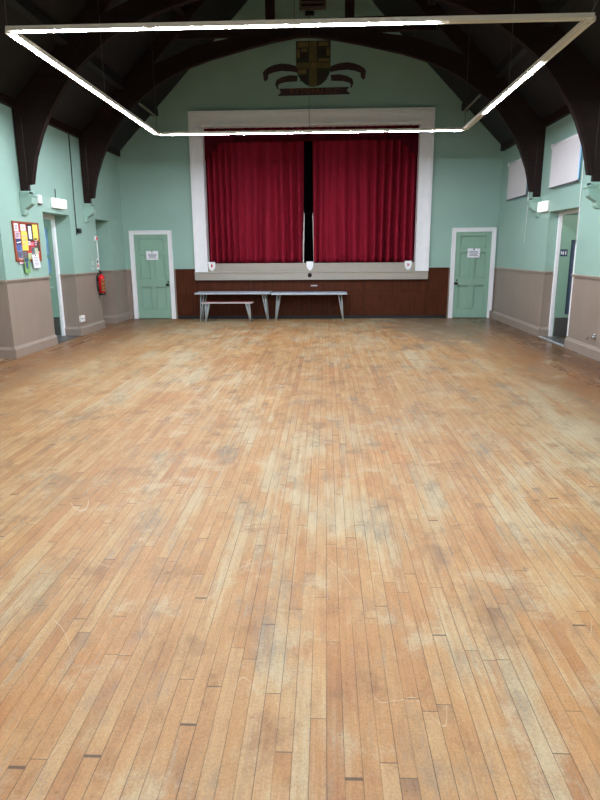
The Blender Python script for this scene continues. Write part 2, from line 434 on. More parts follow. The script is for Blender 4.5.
# gable above the eaves, notched for the stage opening
zt = PZ1
mb.prism([(CX-HALF, EAVE), (PX0, EAVE), (PX0, zt), (CX, roofz(0)+.05)], D, D+.25, mt=GREEN)
mb.prism([(PX1, zt), (PX1, EAVE), (CX+HALF, EAVE), (CX, roofz(0)+.05)], D, D+.25, mt=GREEN)
mb.prism([(PX0, zt), (PX1, zt), (CX, roofz(0)+.05)], D, D+.25, mt=GREEN)
struct(mb.build('wall_far'))
mb = MB()
mb.box(XL, XR, BACK-.25, BACK, 0, ZD, mt=TAUPE); mb.box(XL, XR, BACK-.25, BACK, ZD, EAVE, mt=GREEN)
mb.prism([(CX-HALF, EAVE), (CX+HALF, EAVE), (CX, roofz(0)+.05)], BACK-.25, BACK, mt=GREEN)
struct(mb.build('wall_back'))
# the dark stage behind the curtain
mb = MB()
mb.box(PX0-.6, PX1+.6, 17.7, 17.8, 1.0, 5.0); mb.box(PX0-.7, PX0-.6, D+.2, 17.8, 1.0, 5.0); mb.box(PX1+.6, PX1+.7, D+.2, 17.8, 1.0, 5.0)
mb.box(PX0-.7, PX1+.7, D+.2, 17.8, 5.0, 5.1); mb.box(PX0-.7, PX1+.7, D+.25, 17.8, .95, 1.05)
struct(mb.build('wall_stage', BLACK))

# ---- roof
mb = MB()
for s in (-1, 1):
    pts = [(CX, roofz(0)), (CX+s*(HALF+.5), roofz(HALF+.5)), (CX+s*(HALF+.5), roofz(HALF+.5)+.12), (CX, roofz(0)+.12)]
    mb.prism(pts, BACK-.4, D+.4)
roof = struct(mb.build('ceiling', ROOFM))
for s in (-1, 1):
    for d in (1.2, 2.35, 3.62):
        z = roofz(d)
        MB().prism([(CX+s*d-.07, z-.14-.0), (CX+s*d+.07, z-.14), (CX+s*d+.07, z+.02), (CX+s*d-.07, z+.02)], BACK, D-.002).build('purlin', ROOFM, roof)
    z = roofz(HALF)
    MB().box(CX+s*(HALF-.02)-.08, CX+s*(HALF-.02)+.06, BACK, D-.002, z-.05, z+.10).build('wall_plate', TRUSS, roof)
    x = CX+s*3.60
    MB().box(x-.018, x+.018, 13.0, D-.002, roofz(3.6)-.185, roofz(3.6)-.145).build('batten', BATTEN, roof)
MB().box(CX-.06, CX+.06, BACK, D-.002, roofz(0)-.25, roofz(0)).build('ridge_beam', ROOFM, roof)

# ---- baseboards and dado rails, following the piers and recesses
def skirting(name, runs, h=.15, t=.036):
    mb = MB()
    for (x0, y0, x1, y1, nx, ny) in runs:               # a run on the wall line, n = out of the wall
        if abs(nx):
            a, b_ = sorted((x0, x0+nx*t)); c, d_ = sorted((x0, x0+nx*t*.55))
            mb.prism([(x0, 0), (x0+nx*t, 0), (x0+nx*t, h-.01), (x0+nx*t*.8, h), (x0+nx*t*.25, h+.035), (x0, h+.035)], min(y0, y1), max(y0, y1))
        else:
            a, b_ = sorted((y0, y0+ny*t)); c, d_ = sorted((y0, y0+ny*t*.55))
            mb.prism([(y0, 0), (y0+ny*t, 0), (y0+ny*t, h-.01), (y0+ny*t*.8, h), (y0+ny*t*.25, h+.035), (y0, h+.035)], min(x0, x1), max(x0, x1), 'YZ')
    return struct(mb.build(name, TAUPEP))
def rail(name, runs, mt=DADO):
    mb = MB()
    for (x0, y0, x1, y1, nx, ny) in runs:
        for t, z0, z1 in ((.016, ZD-.035, ZD-.008), (.034, ZD-.008, ZD+.010)):
            if abs(nx):
                a, b_ = sorted((x0, x0+nx*t)); mb.box(a, b_, min(y0, y1), max(y0, y1), z0, z1)
            else:
                a, b_ = sorted((y0, y0+ny*t)); mb.box(min(x0, x1), max(x0, x1), a, b_, z0, z1)
    return struct(mb.build(name, mt))
T = .036
runsL = []
ys = [BACK, 8.25, 9.554, 11.08, 12.25, 13.62, 14.48, D]
for a, b_ in zip(ys[::2], ys[1::2]): runsL.append((XL, a if a == BACK else a-T, XL, b_, 1, 0))
for y in (9.554, 14.48): runsL.append((XL, y, XL-.42, y, 0, -1))
runsL.append((XL, 12.25, XL-.295, 12.25, 0, -1))
for y0, y1 in ((8.25, 9.554), (13.62, 14.48)): runsL.append((XL-.42, y0, XL-.42, y1, 1, 0))
runsL.append((XL, D, dL[0]-.11, D, 0, -1))
skirting('baseboard_left', runsL); rail('trim_1', [r if r[4] == 0 else (r[0], r[1]+(T if r[1] != BACK else 0), r[2], r[3], 1, 0) for r in runsL])
runsR = [(XR, BACK, XR, 10.66, -1, 0), (XR, 12.04-T, XR, D, -1, 0), (XR, 12.04, XR+.16, 12.04, 0, -1)]
skirting('baseboard_right', runsR); rail('trim_2', [runsR[0], (XR, 12.04, XR, D, -1, 0), runsR[2]])

# ---- proscenium frame and stage edge
mb = MB()
OX0, OX1, OZ = -3.238, 2.525, 4.86
def frame_ring(x0, x1, z1, w, y0, y1):
    mb.box(x0, x0+w, y0, y1, 1.165, z1-w*.0); mb.box(x1-w, x1, y0, y1, 1.165, z1); mb.box(x0+w, x1-w, y0, y1, z1-w, z1)
frame_ring(OX0+.02, OX1-.02, OZ-.02, .292, D-.045, D)
frame_ring(OX0, OX1, OZ, .07, D-.08, D)
frame_ring(OX0+.09, OX1-.09, OZ-.09, .03, D-.06, D)
frame_ring(OX0+.25, OX1-.25, OZ-.26, .06, D-.065, D)
mb.box(PX0-.02, PX0+.001, D-.03, D+.25, 1.165, PZ1); mb.box(PX1-.001, PX1+.02, D-.03, D+.25, 1.165, PZ1)
mb.box(PX0, PX1, D-.03, D+.25, PZ1-.001, PZ1+.02)
struct(mb.build('trim_3', CREAM))
mb = MB()
mb.box(OX0-.005, OX1-.01, D-.14, D, 1.135, 1.165, bev=.006); mb.box(OX0, OX1-.015, D-.12, D, .975, 1.137)
mb.box(OX0+.01, OX1-.03, D-.13, D, .965, .985, bev=.004)
mb.box(PX0+.002, PX1-.002, D-.02, D+.25, 1.16, 1.365)
struct(mb.build('trim_4', LEDGE))

# ---- mahogany boarding below the stage
mb = MB()
zt = ZD+.005
for x0, x1 in ((dL[1]+.125, OX0+.01), (OX1-.02, dR[0]-.115)):
    mb.box(x0, x1, D-.03, D, .685, zt-.03); mb.box(x0, x1, D-.03, D, .08, .68); mb.box(x0, x1, D-.04, D, zt-.03, zt, bev=.006)
xs = [OX0+.012, -1.85, CX+.02, .95, OX1-.022]
for x0, x1 in zip(xs, xs[1:]):
    mb.box(x0, x1-.008, D-.03, D, .685, .97); mb.box(x0, x1-.008, D-.03, D, .08, .68)
mb.box(dL[1]+.125, dR[0]-.115, D-.012, D, 0, .08, mt=KICK); mb.box(dL[1]+.125, dR[0]-.115, D-.004, D, .0801, 1.15)
for f in mb.bm.faces: pass
mb.mats = [MAHOG, KICK]
kick_faces = [f for f in mb.bm.faces if max(v.co.z for v in f.verts) <= .0801 and max(v.co.y for v in f.verts) <= D+1e-4 and min(v.co.z for v in f.verts) < .01]
for f in mb.bm.faces: f.material_index = 0
for f in kick_faces: f.material_index = 1
for f in mb.bm.faces:
    if min(v.co.y for v in f.verts) > D-.0045 and max(v.co.z for v in f.verts) > .0802: f.material_index = 1
struct(mb.build('trim_5'))

# ------------------------------------------------------------------ doors of the far wall
def panel_door(name, x0, x1, knob_x, cut_side=0):
    root = thing(name, (x0, D, 0)); root['kind'] = 'structure'
    lx0, lx1, lz1 = x0+.028, x1-.028, dT-.02
    y0, y1 = D-.0, D+.05
    mb = MB(); W_, H_ = lx1-lx0, lz1
    st = .115*W_/.85
    mb.box(lx0, lx0+st, y0, y1, .012, lz1, bev=.003); mb.box(lx1-st, lx1, y0, y1, .012, lz1, bev=.003)
    zr = [(.012, .24), (.80, .98), (1.60, 1.70), (1.985, lz1)]
    for a, b_ in zr: mb.box(lx0+st-.002, lx1-st+.002, y0, y1, a, b_, bev=.003)
    xm = (lx0+lx1)/2
    mb.box(xm-.055, xm+.055, y0, y1, .23, .81, bev=.003); mb.box(xm-.055, xm+.055, y0, y1, .97, 1.61, bev=.003)
    leaf = mb.build('door_leaf', DOORG, root)
    for (px0, px1, z0, z1) in ((lx0+st, xm-.055, .24, .80), (xm+.055, lx1-st, .24, .80), (lx0+st, xm-.055, .98, 1.60), (xm+.055, lx1-st, .98, 1.60), (lx0+st, lx1-st, 1.70, 1.985)):
        mb = MB(); mb.box(px0-.004, px1+.004, y0+.042, y1-.003, z0-.004, z1+.004)
        for q in ((px0, px0+.022, z0, z1), (px1-.022, px1, z0, z1), (px0, px1, z0, z0+.022), (px0, px1, z1-.022, z1)):
            mb.box(q[0], q[1], y0+.032, y1-.004, q[2], q[3], bev=.004)
        mb.build('door_panel', DOORG, leaf)
    mb = MB(); fw = .105
    for a, b_, c, d_ in ((x0-fw+.028, x0+.028, 0, dT+fw-.03), (x1-.028, x1+fw-.028, (0 if cut_side == 0 else .19), dT+fw-.03), (x0+.02, x1-.02, dT-.022, dT+fw-.03)):
        mb.box(a, b_, D-.028, D+.012, c, d_, bev=.005)
    for a, b_, c, d_ in ((x0-fw+.028, x0-fw+.058, 0, dT+fw-.028), (x1+fw-.058, x1+fw-.028, (0 if cut_side == 0 else .19), dT+fw-.028), (x0-fw+.028, x1+fw-.028, dT+fw-.06, dT+fw-.028)):
        mb.box(a, b_, D-.042, D-.02, c, d_, bev=.006)
    if cut_side: mb.box(x1-.028, x1+.03, D-.02, D+.012, 0, .2)
    mb.build('door_frame', WHITE, root)
    mb = MB()
    mb.box(knob_x-.05, knob_x+.03, y0-.022, y0, .825, .885, bev=.004)
    mb.lathe([(.012, -.03), (.012, -.055), (.026, -.062), (.03, -.078), (.022, -.094), (.004, -.098)], (knob_x, y0, .855), 'Y')
    mb.box(knob_x-.005, knob_x+.03, y0-.012, y0, .905, .95, bev=.003)
    mb.build('door_handle', BLACKP, root)
    return root
panel_door('door_1', dL[0], dL[1], dL[1]-.085)
panel_door('door_2', dR[0], dR[1], dR[0]+.085, 1)

def door_notice(x, z, label, tilt):
    w, h = .30, .215; y = D-.003
    root = thing('notice', (x, y, z), label, 'notice', None)
    mb = MB(); mb.box(x-w/2, x+w/2, y-.003, y, z-h/2, z+h/2); mb.build('sheet', PAPER, root)
    mb = MB()
    for k, (l, off) in enumerate(((.19, .03), (.22, .0), (.16, -.03), (.21, -.06))):
        mb.box(x-l/2, x+l/2, y-.0042, y-.003, z+off-.007, z+off+.007)
    part(mb.build('print', INK, root), 'lines of grey print')
    MB().lathe([(.016, 0), (.016, -.012), (.008, -.018)], (x, y-.003, z+h/2-.018), 'Y', 12).build('pin', BLACKP, root)
    root.rotation_euler = (0, tilt, 0); return root
door_notice(-4.31, 1.575, 'white paper notice pinned to the green panelled door left of the stage', 0)
door_notice(3.61, 1.58, 'white paper notice pinned to the green panelled door right of the stage', math.radians(1.5))

# ------------------------------------------------------------------ left exit door in its recess
def exit_door():
    """left exit: the leaf stands open into the lobby, its face towards the stage end"""
    y0, y1 = 11.08, 12.25; xf = XL-.296
    root = thing('door_3', (xf-.1, (y0+y1)/2, 0)); root['kind'] = 'structure'
    mb = MB()
    mb.box(xf-.06, xf, y1-.075, y1-.001, 0, ZL-.005, bev=.006); mb.box(xf-.07, xf, y0+.001, y0+.075, 0, ZL-.005, bev=.006)
    mb.box(xf-.07, xf, y0+.074, y1-.074, ZL-.085, ZL-.005, bev=.006)
    mb.build('door_frame', CREAM, root)
    a, b_, top = xf-.06, xf-.84, ZL-.085; q0, q1 = 12.185, 12.228   # hinge side, free side, thickness
    p0, p1 = a-.085, b_+.12
    mb = MB()
    mb.box(p0, a, q0, q1, .012, top); mb.box(b_, p1, q0, q1, .012, top)
    for z0, z1 in ((.012, 1.27), (1.56, 1.61), (2.13, top)): mb.box(p1, p0, q0, q1, z0, z1)
    leaf = mb.build('door_leaf', DOORG, root)
    for z0, z1 in ((1.27, 1.56), (1.61, 2.13)):
        MB().box(p1-.004, p0+.004, q0+.017, q0+.025, z0-.004, z1+.004).build('glass_pane', FROST, leaf)
    MB().box(b_+.02, a-.02, q0-.004, q0, .02, .39).build('kick_plate', GREYK, leaf)
    MB().tube([(a-.06, q0-.045, .98), (b_+.08, q0-.045, .98)], .012).build('push_bar', STEEL, leaf)
    MB().box(XL-.5, XL+.01, y0, y1, 0, .012, bev=.003).build('threshold', GREYK, root)
    # lobby outside, open to daylight on its far side
    mb = MB(); x0, x1 = XL-2.2, XL-.5
    mb.box(x0-.1, x0, 10.7, 13.3, 0, 2.7); mb.box(x0, x1, 10.6, 10.7, 0, 2.7); mb.box(x0, x1, 10.6, 13.3, 2.7, 2.8)
    mb.box(x0, x1, 13.3, 13.4, 0, .9); mb.box(x0, x1, 13.3, 13.4, 2.3, 2.7)
    mb.box(x0-.1, x1, 10.6, 13.4, -.12, -.001)
    struct(mb.build('wall_lobby', GREEN))
exit_door()
def toilet_door():
    y0, y1 = 10.66, 12.04; xf = XR+.165; top = 2.33
    root = thing('door_4', (xf+.1, (y0+y1)/2, 0)); root['kind'] = 'structure'
    mb = MB()
    mb.box(xf, xf+.065, y1-.06, y1-.001, 0, top-.004, bev=.006); mb.box(xf, xf+.065, y0+.001, y0+.06, 0, top-.004, bev=.006)
    mb.box(xf, xf+.065, y0+.059, y1-.059, top-.06, top-.004, bev=.006)
    mb.box(XR-.012, XR+.03, y0-.03, y0-.0005, .2, top, bev=.004)
    mb.build('door_frame', CREAM, root)
    a, b_, t2 = xf+.07, xf+.85, top-.06; q0, q1 = 11.975, 12.018
    p0, p1 = a+.19, a+.42
    mb = MB()
    mb.box(a, p0, q0, q1, .012, t2); mb.box(p1, b_, q0, q1, .012, t2)
    mb.box(p0, p1, q0, q1, .012, .44); mb.box(p0, p1, q0, q1, 1.82, t2)
    leaf = mb.build('door_leaf', DOORG, root)
    MB().box(p0-.004, p1+.004, q0+.018, q0+.026, .436, 1.824).build('glass_pane', DARKG, leaf)
    mb = MB()
    for q in ((p0, p1, .44, .455), (p0, p1, 1.80, 1.82), (p0, p0+.02, .44, 1.82), (p1-.02, p1, .44, 1.82)):
        mb.box(q[0], q[1], q0-.006, q0+.02, q[2], q[3])
    mb.build('glazing_bead', BEAD, leaf)
    MB().box(a+.01, b_-.02, q0-.004, q0, .02, .375).build('kick_plate', GREYK, leaf)
    MB().box(XR+.01, XR+.30, y0+.002, y1-.002, 0, .012, mt=GREYK).box(XR-.025, XR+.03, y0+.002, y1-.002, 0, .016, bev=.004, mt=STEEL).build('threshold', None, root)
    xc, zc, y = a+.07, 1.588, q0
    sg = thing('toilet_sign', (xc, y, zc-.063), 'small navy sign with white toilet figures on the green door in the right hand doorway', 'sign')
    MB().box(xc-.064, xc+.064, y-.005, y, zc-.063, zc+.063, bev=.002).build('plate', NAVY, sg)
    mb = MB()
    for dx, skirt in ((-.042, 2), (-.012, 1), (.032, 0)):
        x = xc+dx
        if skirt == 2: mb.box(x-.012, x+.008, y-.0072, y-.005, zc-.03, zc+.03); continue
        mb.lathe([(.008, -.0072), (.008, -.005)], (x, y, zc+.033), 'Y', 12)
        if skirt: mb.prism([(x-.008, zc+.02), (x+.008, zc+.02), (x+.018, zc-.014), (x-.018, zc-.014)], y-.0072, y-.005)
        else: mb.box(x-.011, x+.011, y-.0072, y-.005, zc-.014, zc+.02)
        mb.box(x-.008, x-.001, y-.0072, y-.005, zc-.042, zc-.012); mb.box(x+.001, x+.008, y-.0072, y-.005, zc-.042, zc-.012)
    part(mb.build('figure_symbols', PAPER, sg), 'white figure symbols')
    # the lobby behind
    mb = MB(); x0, x1 = XR+.30, XR+1.9
    mb.box(x1, x1+.1, 10.0, 13.1, 0, 2.7); mb.box(x0, x1, 9.9, 10.0, 0, 2.7); mb.box(x0, x1, 13.1, 13.2, 0, 2.7); mb.box(x0, x1+.1, 9.9, 13.2, 2.7, 2.8)
    mb.box(x0, x1+.1, 9.9, 13.2, -.12, -.001)
    struct(mb.build('wall_lobby', GREEN))
toilet_door()

# ------------------------------------------------------------------ windows and blinds of the right wall
def window(name, y0, y1):
    root = thing(name, (XR, (y0+y1)/2, 2.76)); root['kind'] = 'structure'
    mb = MB(); x0, x1 = XR+.12, XR+.18
    for q in ((y0, y0+.06, 2.76, 3.5), (y1-.06, y1, 2.76, 3.5), (y0+.06, y1-.06, 2.76, 2.82), (y0+.06, y1-.06, 3.44, 3.5), ((y0+y1)/2-.02, (y0+y1)/2+.02, 2.82, 3.44)):
        mb.box(x0, x1, q[0], q[1], q[2], q[3], bev=.004)
    mb.build('window_frame', WHITE, root)
    MB().box(x0+.025, x0+.033, y0+.055, y1-.055, 2.815, 3.445).build('glass_pane', FROST, root)
window('window_1', 10.82, 12.0); window('window_2', 13.62, 14.74)
def blind(y0, y1, ztop, label, cord_y, cord_z):
    x = XR-.055
    root = thing('roller_blind', (x, (y0+y1)/2, ztop), label, 'blind', 'roller blinds on the right wall')
    MB().box(x-.002, x+.002, y0+.02, y1-.02, 2.745, ztop).build('blind_fabric', BLIND, root)
    mb = MB(); mb.tube([(x+.01, y0, ztop+.0), (x+.01, y1, ztop+.0)], .026); mb.box(x-.02, XR-.001, y0-.006, y0, ztop-.04, ztop+.04); mb.box(x-.02, XR-.001, y1, y1+.006, ztop-.04, ztop+.04)
    mb.build('roller', CREAM, root)
    MB().box(x-.008, x+.008, y0+.015, y1-.015, 2.73, 2.752, bev=.003).build('bottom_bar', WIRE, root)
    MB().tube([(XR-.02, cord_y, ztop), (XR-.015, cord_y+.005, 2.6), (XR-.015, cord_y, cord_z)], .006, 6).build('pull_cord', WHITE, root)
blind(10.70, 12.04, 3.47, 'large white roller blind nearer the camera, above the right hand doorway', 10.63, 1.74)
blind(13.36, 14.75, 3.51, 'white roller blind farther off, partly behind the dark truss leg at right', 13.33, 1.79)

# ------------------------------------------------------------------ roof trusses
prof = [(4.335, 2.735), (4.30, 2.90), (4.235, 3.15), (4.10, 3.48), (3.97, 3.73), (3.80, 3.98), (3.62, 4.21), (3.41, 4.42), (3.18, 4.60), (2.90, 4.80), (2.60, 4.95), (2.25, 5.09), (1.85, 5.215), (1.45, 5.31), (1.0, 5.41), (.6, 5.49), (.2, 5.55), (0, 5.56)]
prof = [(d*1.0087, 1.65+(z-1.65)*1.0087) for d, z in prof]
def make_truss():
    root = thing('roof_truss', (0, 0, 0)); t0, t1 = 0.0, .09
    for s in (-1, 1):
        # wall post
        MB().prism([(s*4.45, 2.64), (s*4.585, 2.64), (s*4.585, 3.95), (s*4.45, 3.95)], t0+.006, t1-.006, bev=.008).build('wall_post', TRUSS, root)
        # curved brace with its boarded spandrel
        ext = [(0, 5.63), (1.35, 5.63), (2.1, 5.52), (3.0, 5.18)]
        ext += [(3.0+.1*k, roofz(3.0+.1*k)-.34) for k in range(1, 14)] + [(4.45, roofz(4.45)-.32), (4.45, 2.735)]
        pts = [(s*d, z) for d, z in prof[::-1]] ; pts = [(s*d, z) for d, z in prof] + [(s*d, z) for d, z in ext]
        mb = MB(); mb.prism(pts, t0+.02, t1-.02)
        br = mb.build('curved_brace', TRUSS, root)
        # the moulded rib along its inner edge
        mb = MB()
        for (d0, z0), (d1, z1) in zip(prof, prof[1:]):
            nrm = Vector((-(z1-z0), 0, (d1-d0))).normalized(); nrm = Vector((-nrm.x, 0, -nrm.z)) if nrm.x*1 < -1 else nrm
            o = Vector((z1-z0, 0, -(d1-d0))).normalized()*.07            # outwards
            q = [(s*d0, z0), (s*d1, z1), (s*(d1+o.x), z1+o.z), (s*(d0+o.x), z0+o.z)]
            mb.prism(q, t0-.008, t1+.008)
        mb.build('edge_rib', TRUSS, br)
        rf = [(s*.0, roofz(0)-.36), (s*4.5, roofz(4.5)-.34), (s*4.56, roofz(4.56)-.005), (s*.0, roofz(0)-.005)]
        MB().prism(rf, t0+.01, t1-.01).build('rafter', TRUSS, root)
        q_ = -.65 if s < 0 else .85
        MB().box(q_-.09, q_+.09, t0+.02, t1-.02, 5.88, roofz(.82)-.3).build('queen_post', TRUSS, root)
    MB().box(-2.45, 2.45, t0+.012, t1-.012, 5.63, 5.90, bev=.01).build('collar_beam', TRUSS, root)
    return root
tr = make_truss()
tag(tr, 'dark brown arched timber roof truss nearer the stage, beyond the second pair of corbels', 'roof truss', 'arched timber roof trusses')
SK = -.044
tr.location = (CX, 12.8+SK*CX, 0); tr.rotation_euler = (0, 0, math.atan(SK))
tr2 = copy_thing(tr); tr2['label'] = 'dark brown arched timber roof truss nearer the camera, its left foot above the noticeboard'
tr2.location = (CX, 10.1+SK*CX, 0)

def corbel(x, s, yc, label):
    """s = +1 on the left wall, -1 on the right; a moulded plaster bracket"""
    prof = [(0, 2.64), (.165, 2.64), (.165, 2.585), (.205, 2.585), (.22, 2.56), (.205, 2.535), (.20, 2.50), (.18, 2.44), (.13, 2.40), (.085, 2.375), (.062, 2.35), (.058, 2.30), (.04, 2.265), (0, 2.26)]
    mb = MB(); mb.prism([(x+s*p, z) for p, z in prof], yc-.03, yc+.13, bev=.003)
    mb.box(x, x+s*.165, yc-.045, yc+.145, 2.595, 2.632, bev=.004)
    mb.prism([(x+s*.02, 2.585), (x+s*.225, 2.585), (x+s*.23, 2.562), (x+s*.02, 2.562)], yc-.045, yc+.145)
    tag(mb.build('corbel', GREEN), label, 'corbel', 'moulded corbels under the truss feet')
corbel(XL, 1, 10.1-SK*-1*XL-.0, 'green moulded corbel beside the white sensor, above the noticeboard')
corbel(XL, 1, 12.8+SK*XL, 'green moulded corbel high on the left wall between the cable and the far corner')
corbel(XR, -1, 12.8+SK*XR, 'green moulded corbel right behind the lit box on the right wall')
corbel(XR, -1, 10.1+SK*XR, 'green moulded corbel at the right edge of the photo beside the near blind')

# ------------------------------------------------------------------ suspended rings of tube lights
def light_ring(y_off, unlit, label):
    xa, xb, ya, yb, z = -3.115, 2.51, 6.54+y_off, 12.0+y_off, 3.755
    root = thing('light_ring', ((xa+xb)/2, (ya+yb)/2, z), label, 'ceiling light', 'suspended square rings of tube lights')
    def seg(p0, p1, axis, on):
        w, h = .042, .042
        (x0, y0), (x1, y1) = p0, p1
        a = (min(x0, x1)-(w if axis == 'Y' else 0), max(x0, x1)+(w if axis == 'Y' else 0)); b_ = (min(y0, y1)-(w if axis == 'X' else 0), max(y0, y1)+(w if axis == 'X' else 0))
        mb = MB(); mb.box(a[0], a[1], b_[0], b_[1], z+.006, z+h)
        if axis == 'X': mb.box(a[0], a[1], b_[0]-.004, b_[0]+.006, z+.001, z+h); mb.box(a[0], a[1], b_[1]-.006, b_[1]+.004, z+.001, z+h)
        else: mb.box(a[0]-.004, a[0]+.006, b_[0], b_[1], z+.001, z+h); mb.box(a[1]-.006, a[1]+.004, b_[0], b_[1], z+.001, z+h)
        tb = mb.build('light_tube', PROF, root)
        g = .06
        mb = MB()
        # a shallow lens with sloped sides below the housing
        i, o_, zb = .028, .022, z-.004
        if axis == 'X': mb.prism([(b_[0]+o_, z+.0055), (b_[0]+o_, z-.001), (b_[0]+i, zb), (b_[1]-i, zb), (b_[1]-o_, z-.001), (b_[1]-o_, z+.0055)], a[0]+g, a[1]-g, 'YZ')
        else: mb.prism([(a[0]+o_, z+.0055), (a[0]+o_, z-.001), (a[0]+i, zb), (a[1]-i, zb), (a[1]-o_, z-.001), (a[1]-o_, z+.0055)], b_[0]+g, b_[1]-g, 'XZ')
        part(mb.build('diffuser', LIT if on else UNLIT, tb), 'glowing white diffuser' if on else 'unlit cream diffuser')
        return tb
    n = 4
    for k in range(n):
        x0, x1 = xa+(xb-xa)*k/n, xa+(xb-xa)*(k+1)/n; y0, y1 = ya+(yb-ya)*k/n, ya+(yb-ya)*(k+1)/n
        seg((x0, ya), (x1, ya), 'X', ('near', k) not in unlit); seg((x0, yb), (x1, yb), 'X', ('far', k) not in unlit)
        seg((xa, y0+(.04 if k == 0 else 0)), (xa, y1-(.04 if k == 3 else 0)), 'Y', ('left', k) not in unlit)
        seg((xb, y0+(.04 if k == 0 else 0)), (xb, y1-(.04 if k == 3 else 0)), 'Y', ('right', k) not in unlit)
    for x in (xa, (xa+xb)/2, xb):
        for y in (ya, (ya+yb)/2, yb):
            if x == (xa+xb)/2 and y == (ya+yb)/2: continue
            d = abs(x-CX)
            MB().tube([(x, y, z+.045), (x, y, roofz(d)-.002)], .004, 6).build('suspension_wire', WIRE, root)
    x, y = xb, ya
    MB().tube([(x-.02, y, z+.045), (x+.03, y, z+.16), (x-.05, y, z+.35), (x+.05, y, z+.6), (x, y, z+1.0), (x, y, roofz(x-CX)-.002)], .009, 6).build('power_cable', WIRE, root)
    return root
light_ring(0, {('near', 3), ('right', 0), ('right', 3)}, 'suspended square ring of tube lights with some dead tubes at the right, before the stage')
light_ring(-8.6, {('near', 0), ('near', 2), ('left', 0), ('right', 1), ('left', 3)}, 'second suspended square ring of tube lights over the near end of the hall')

# ------------------------------------------------------------------ stage curtains
def curtain(x0, x1, label, seed, flip):
    rnd = random.Random(seed)
    root = thing('stage_curtain', ((x0+x1)/2, D+.42, 1.365), label, 'curtain', 'crimson stage curtains')
    W_ = abs(x1-x0); N = 260; nz = 26; z0, z1 = 1.367, 4.45
    ph = [rnd.uniform(0, 6.28) for _ in range(8)]
    # fold phase grows unevenly: tight folds at the outer edge, loose at the middle
    pts = []; acc = 0; phase = []
    for i in range(N+1):
        u = i/N                              # 0 outer edge, 1 middle
        dens = 44-22*u+8*math.sin(5.3*u+ph[0])+6*math.sin(11.7*u+ph[1])
        acc += dens*(2.35/ N)/1.0*(W_/2.4); phase.append(acc)
    t = bmesh.new(); grid = []
    for kz in range(nz+1):
        row = []; h = kz/nz; z = z0+(z1-z0)*h
        for i in range(N+1):
            u = i/N
            amp = (.115+.04*math.sin(7*u+ph[2])+.028*math.sin(17*u+ph[3]))*(1-.45*h)*(1-.25*u)
            wv = math.sin(phase[i]+.5*math.sin(2.2*h+9*u+ph[4])+.25*(1-h)*math.sin(23*u+ph[5]))
            y = D+.42+amp*wv+.012*math.sin(3*phase[i]*.31+ph[6])+.025*(1-h)*math.sin(6*u+ph[7])
            x = x0+(x1-x0)*(u+.004*math.cos(phase[i]))
            if u > .93: x += (x1-x0)*.012*(1-h)*(u-.93)/.07*(-1)   # the leading edge leans back a little
            zz = z + (.012*math.sin(phase[i]*.5+ph[1]) if kz == 0 else 0)+(.006 if kz == 0 else 0)
            row.append(t.verts.new((x, y, zz)))
        grid.append(row)
    for a, b_ in zip(grid, grid[1:]):
        for i in range(N):
            f = t.faces.new((a[i], a[i+1], b_[i+1], b_[i])); f.smooth = True
    g = bmesh.ops.solidify(t, geom=t.faces[:], thickness=.008)
    for f in t.faces: f.smooth = True
    mb = MB(); mb.merge(t); mb.build('curtain_cloth', VELVET, root)
    xe = x1-(x1-x0)*.012; dx = -.008 if x1 > x0 else .008
    mb = MB()
    sgn = 1 if x1 > x0 else -1
    mb.prism([(x1-sgn*.055, 1.37), (x1-sgn*.012, 1.37), (x1+sgn*.012, 2.55), (x1-sgn*.004, 2.6)], D+.46, D+.467)
    mb.build('curtain_lining', LINING, root)
    return root
curtain(PX0-.06, -.535, 'left half of the crimson velvet stage curtain', 3, 0)
curtain(PX1+.06, -.315, 'right half of the crimson velvet stage curtain', 11, 1)
# pelmet with a swept lower edge at both ends
def pelmet():
    mb = MB(); t = bmesh.new(); N = 200; top, bot = [], []
    for i in range(N+1):
        u = i/N; x = PX0-.08+(PX1-PX0+.16)*u; d = min(u, 1-u)*(PX1-PX0+.16)
        zb = 4.21 if d > .52 else 4.21-.50*((.52-d)/.52)**1.15
        y = D+.215+.014*math.sin(x*37)+.009*math.sin(x*61+1)
        top.append(t.verts.new((x, y, 4.62))); bot.append(t.verts.new((x, y+.012*math.sin(x*37+.5), zb)))
    for i in range(N):
        f = t.faces.new((bot[i], bot[i+1], top[i+1], top[i])); f.smooth = True
    bmesh.ops.solidify(t, geom=t.faces[:], thickness=.008)
    mb.merge(t)
    tag(mb.build('curtain_pelmet', PELM), 'dark crimson pelmet drooping at both ends across the top of the stage opening', 'pelmet')
pelmet()

def shield(x, label, emblem):
    y = D-.022; z1, z0 = 1.405, 1.185; w = .087
    root = thing('shield_plaque', (x, y, z0), label, 'plaque', 'white shield plaques on the stage edge')
    pts = [(x-w, z1), (x+w, z1), (x+w*.98, z1-.10), (x+w*.8, z1-.16), (x+w*.45, z1-.2), (x, z0), (x-w*.45, z1-.2), (x-w*.8, z1-.16), (x-w*.98, z1-.10)]
    MB().prism(pts, y-.016, y, bev=.003).build('plate', WHITE, root)
    zc = 1.315
    if emblem == 'drop':
        MB().lathe([(.003, .045), (.016, .015), (.022, -.01), (.016, -.03), (.004, -.038)], (x, y-.016, zc), 'Z', 12).build('emblem', REDP, root)
    elif emblem == 'cross':
        mb = MB()
        for a in (.78, -.78):
            c, s_ = math.cos(a), math.sin(a)
            mb.prism([(x+c*.04-s_*.009, zc+s_*.04+c*.009), (x-c*.04-s_*.009, zc-s_*.04+c*.009), (x-c*.04+s_*.009, zc-s_*.04-c*.009), (x+c*.04+s_*.009, zc+s_*.04-c*.009)], y-.019, y-.015)
        mb.build('emblem', REDP, root)
shield(-2.82, 'white shield plaque with red drop emblem at the left end of the stage edge', 'drop')
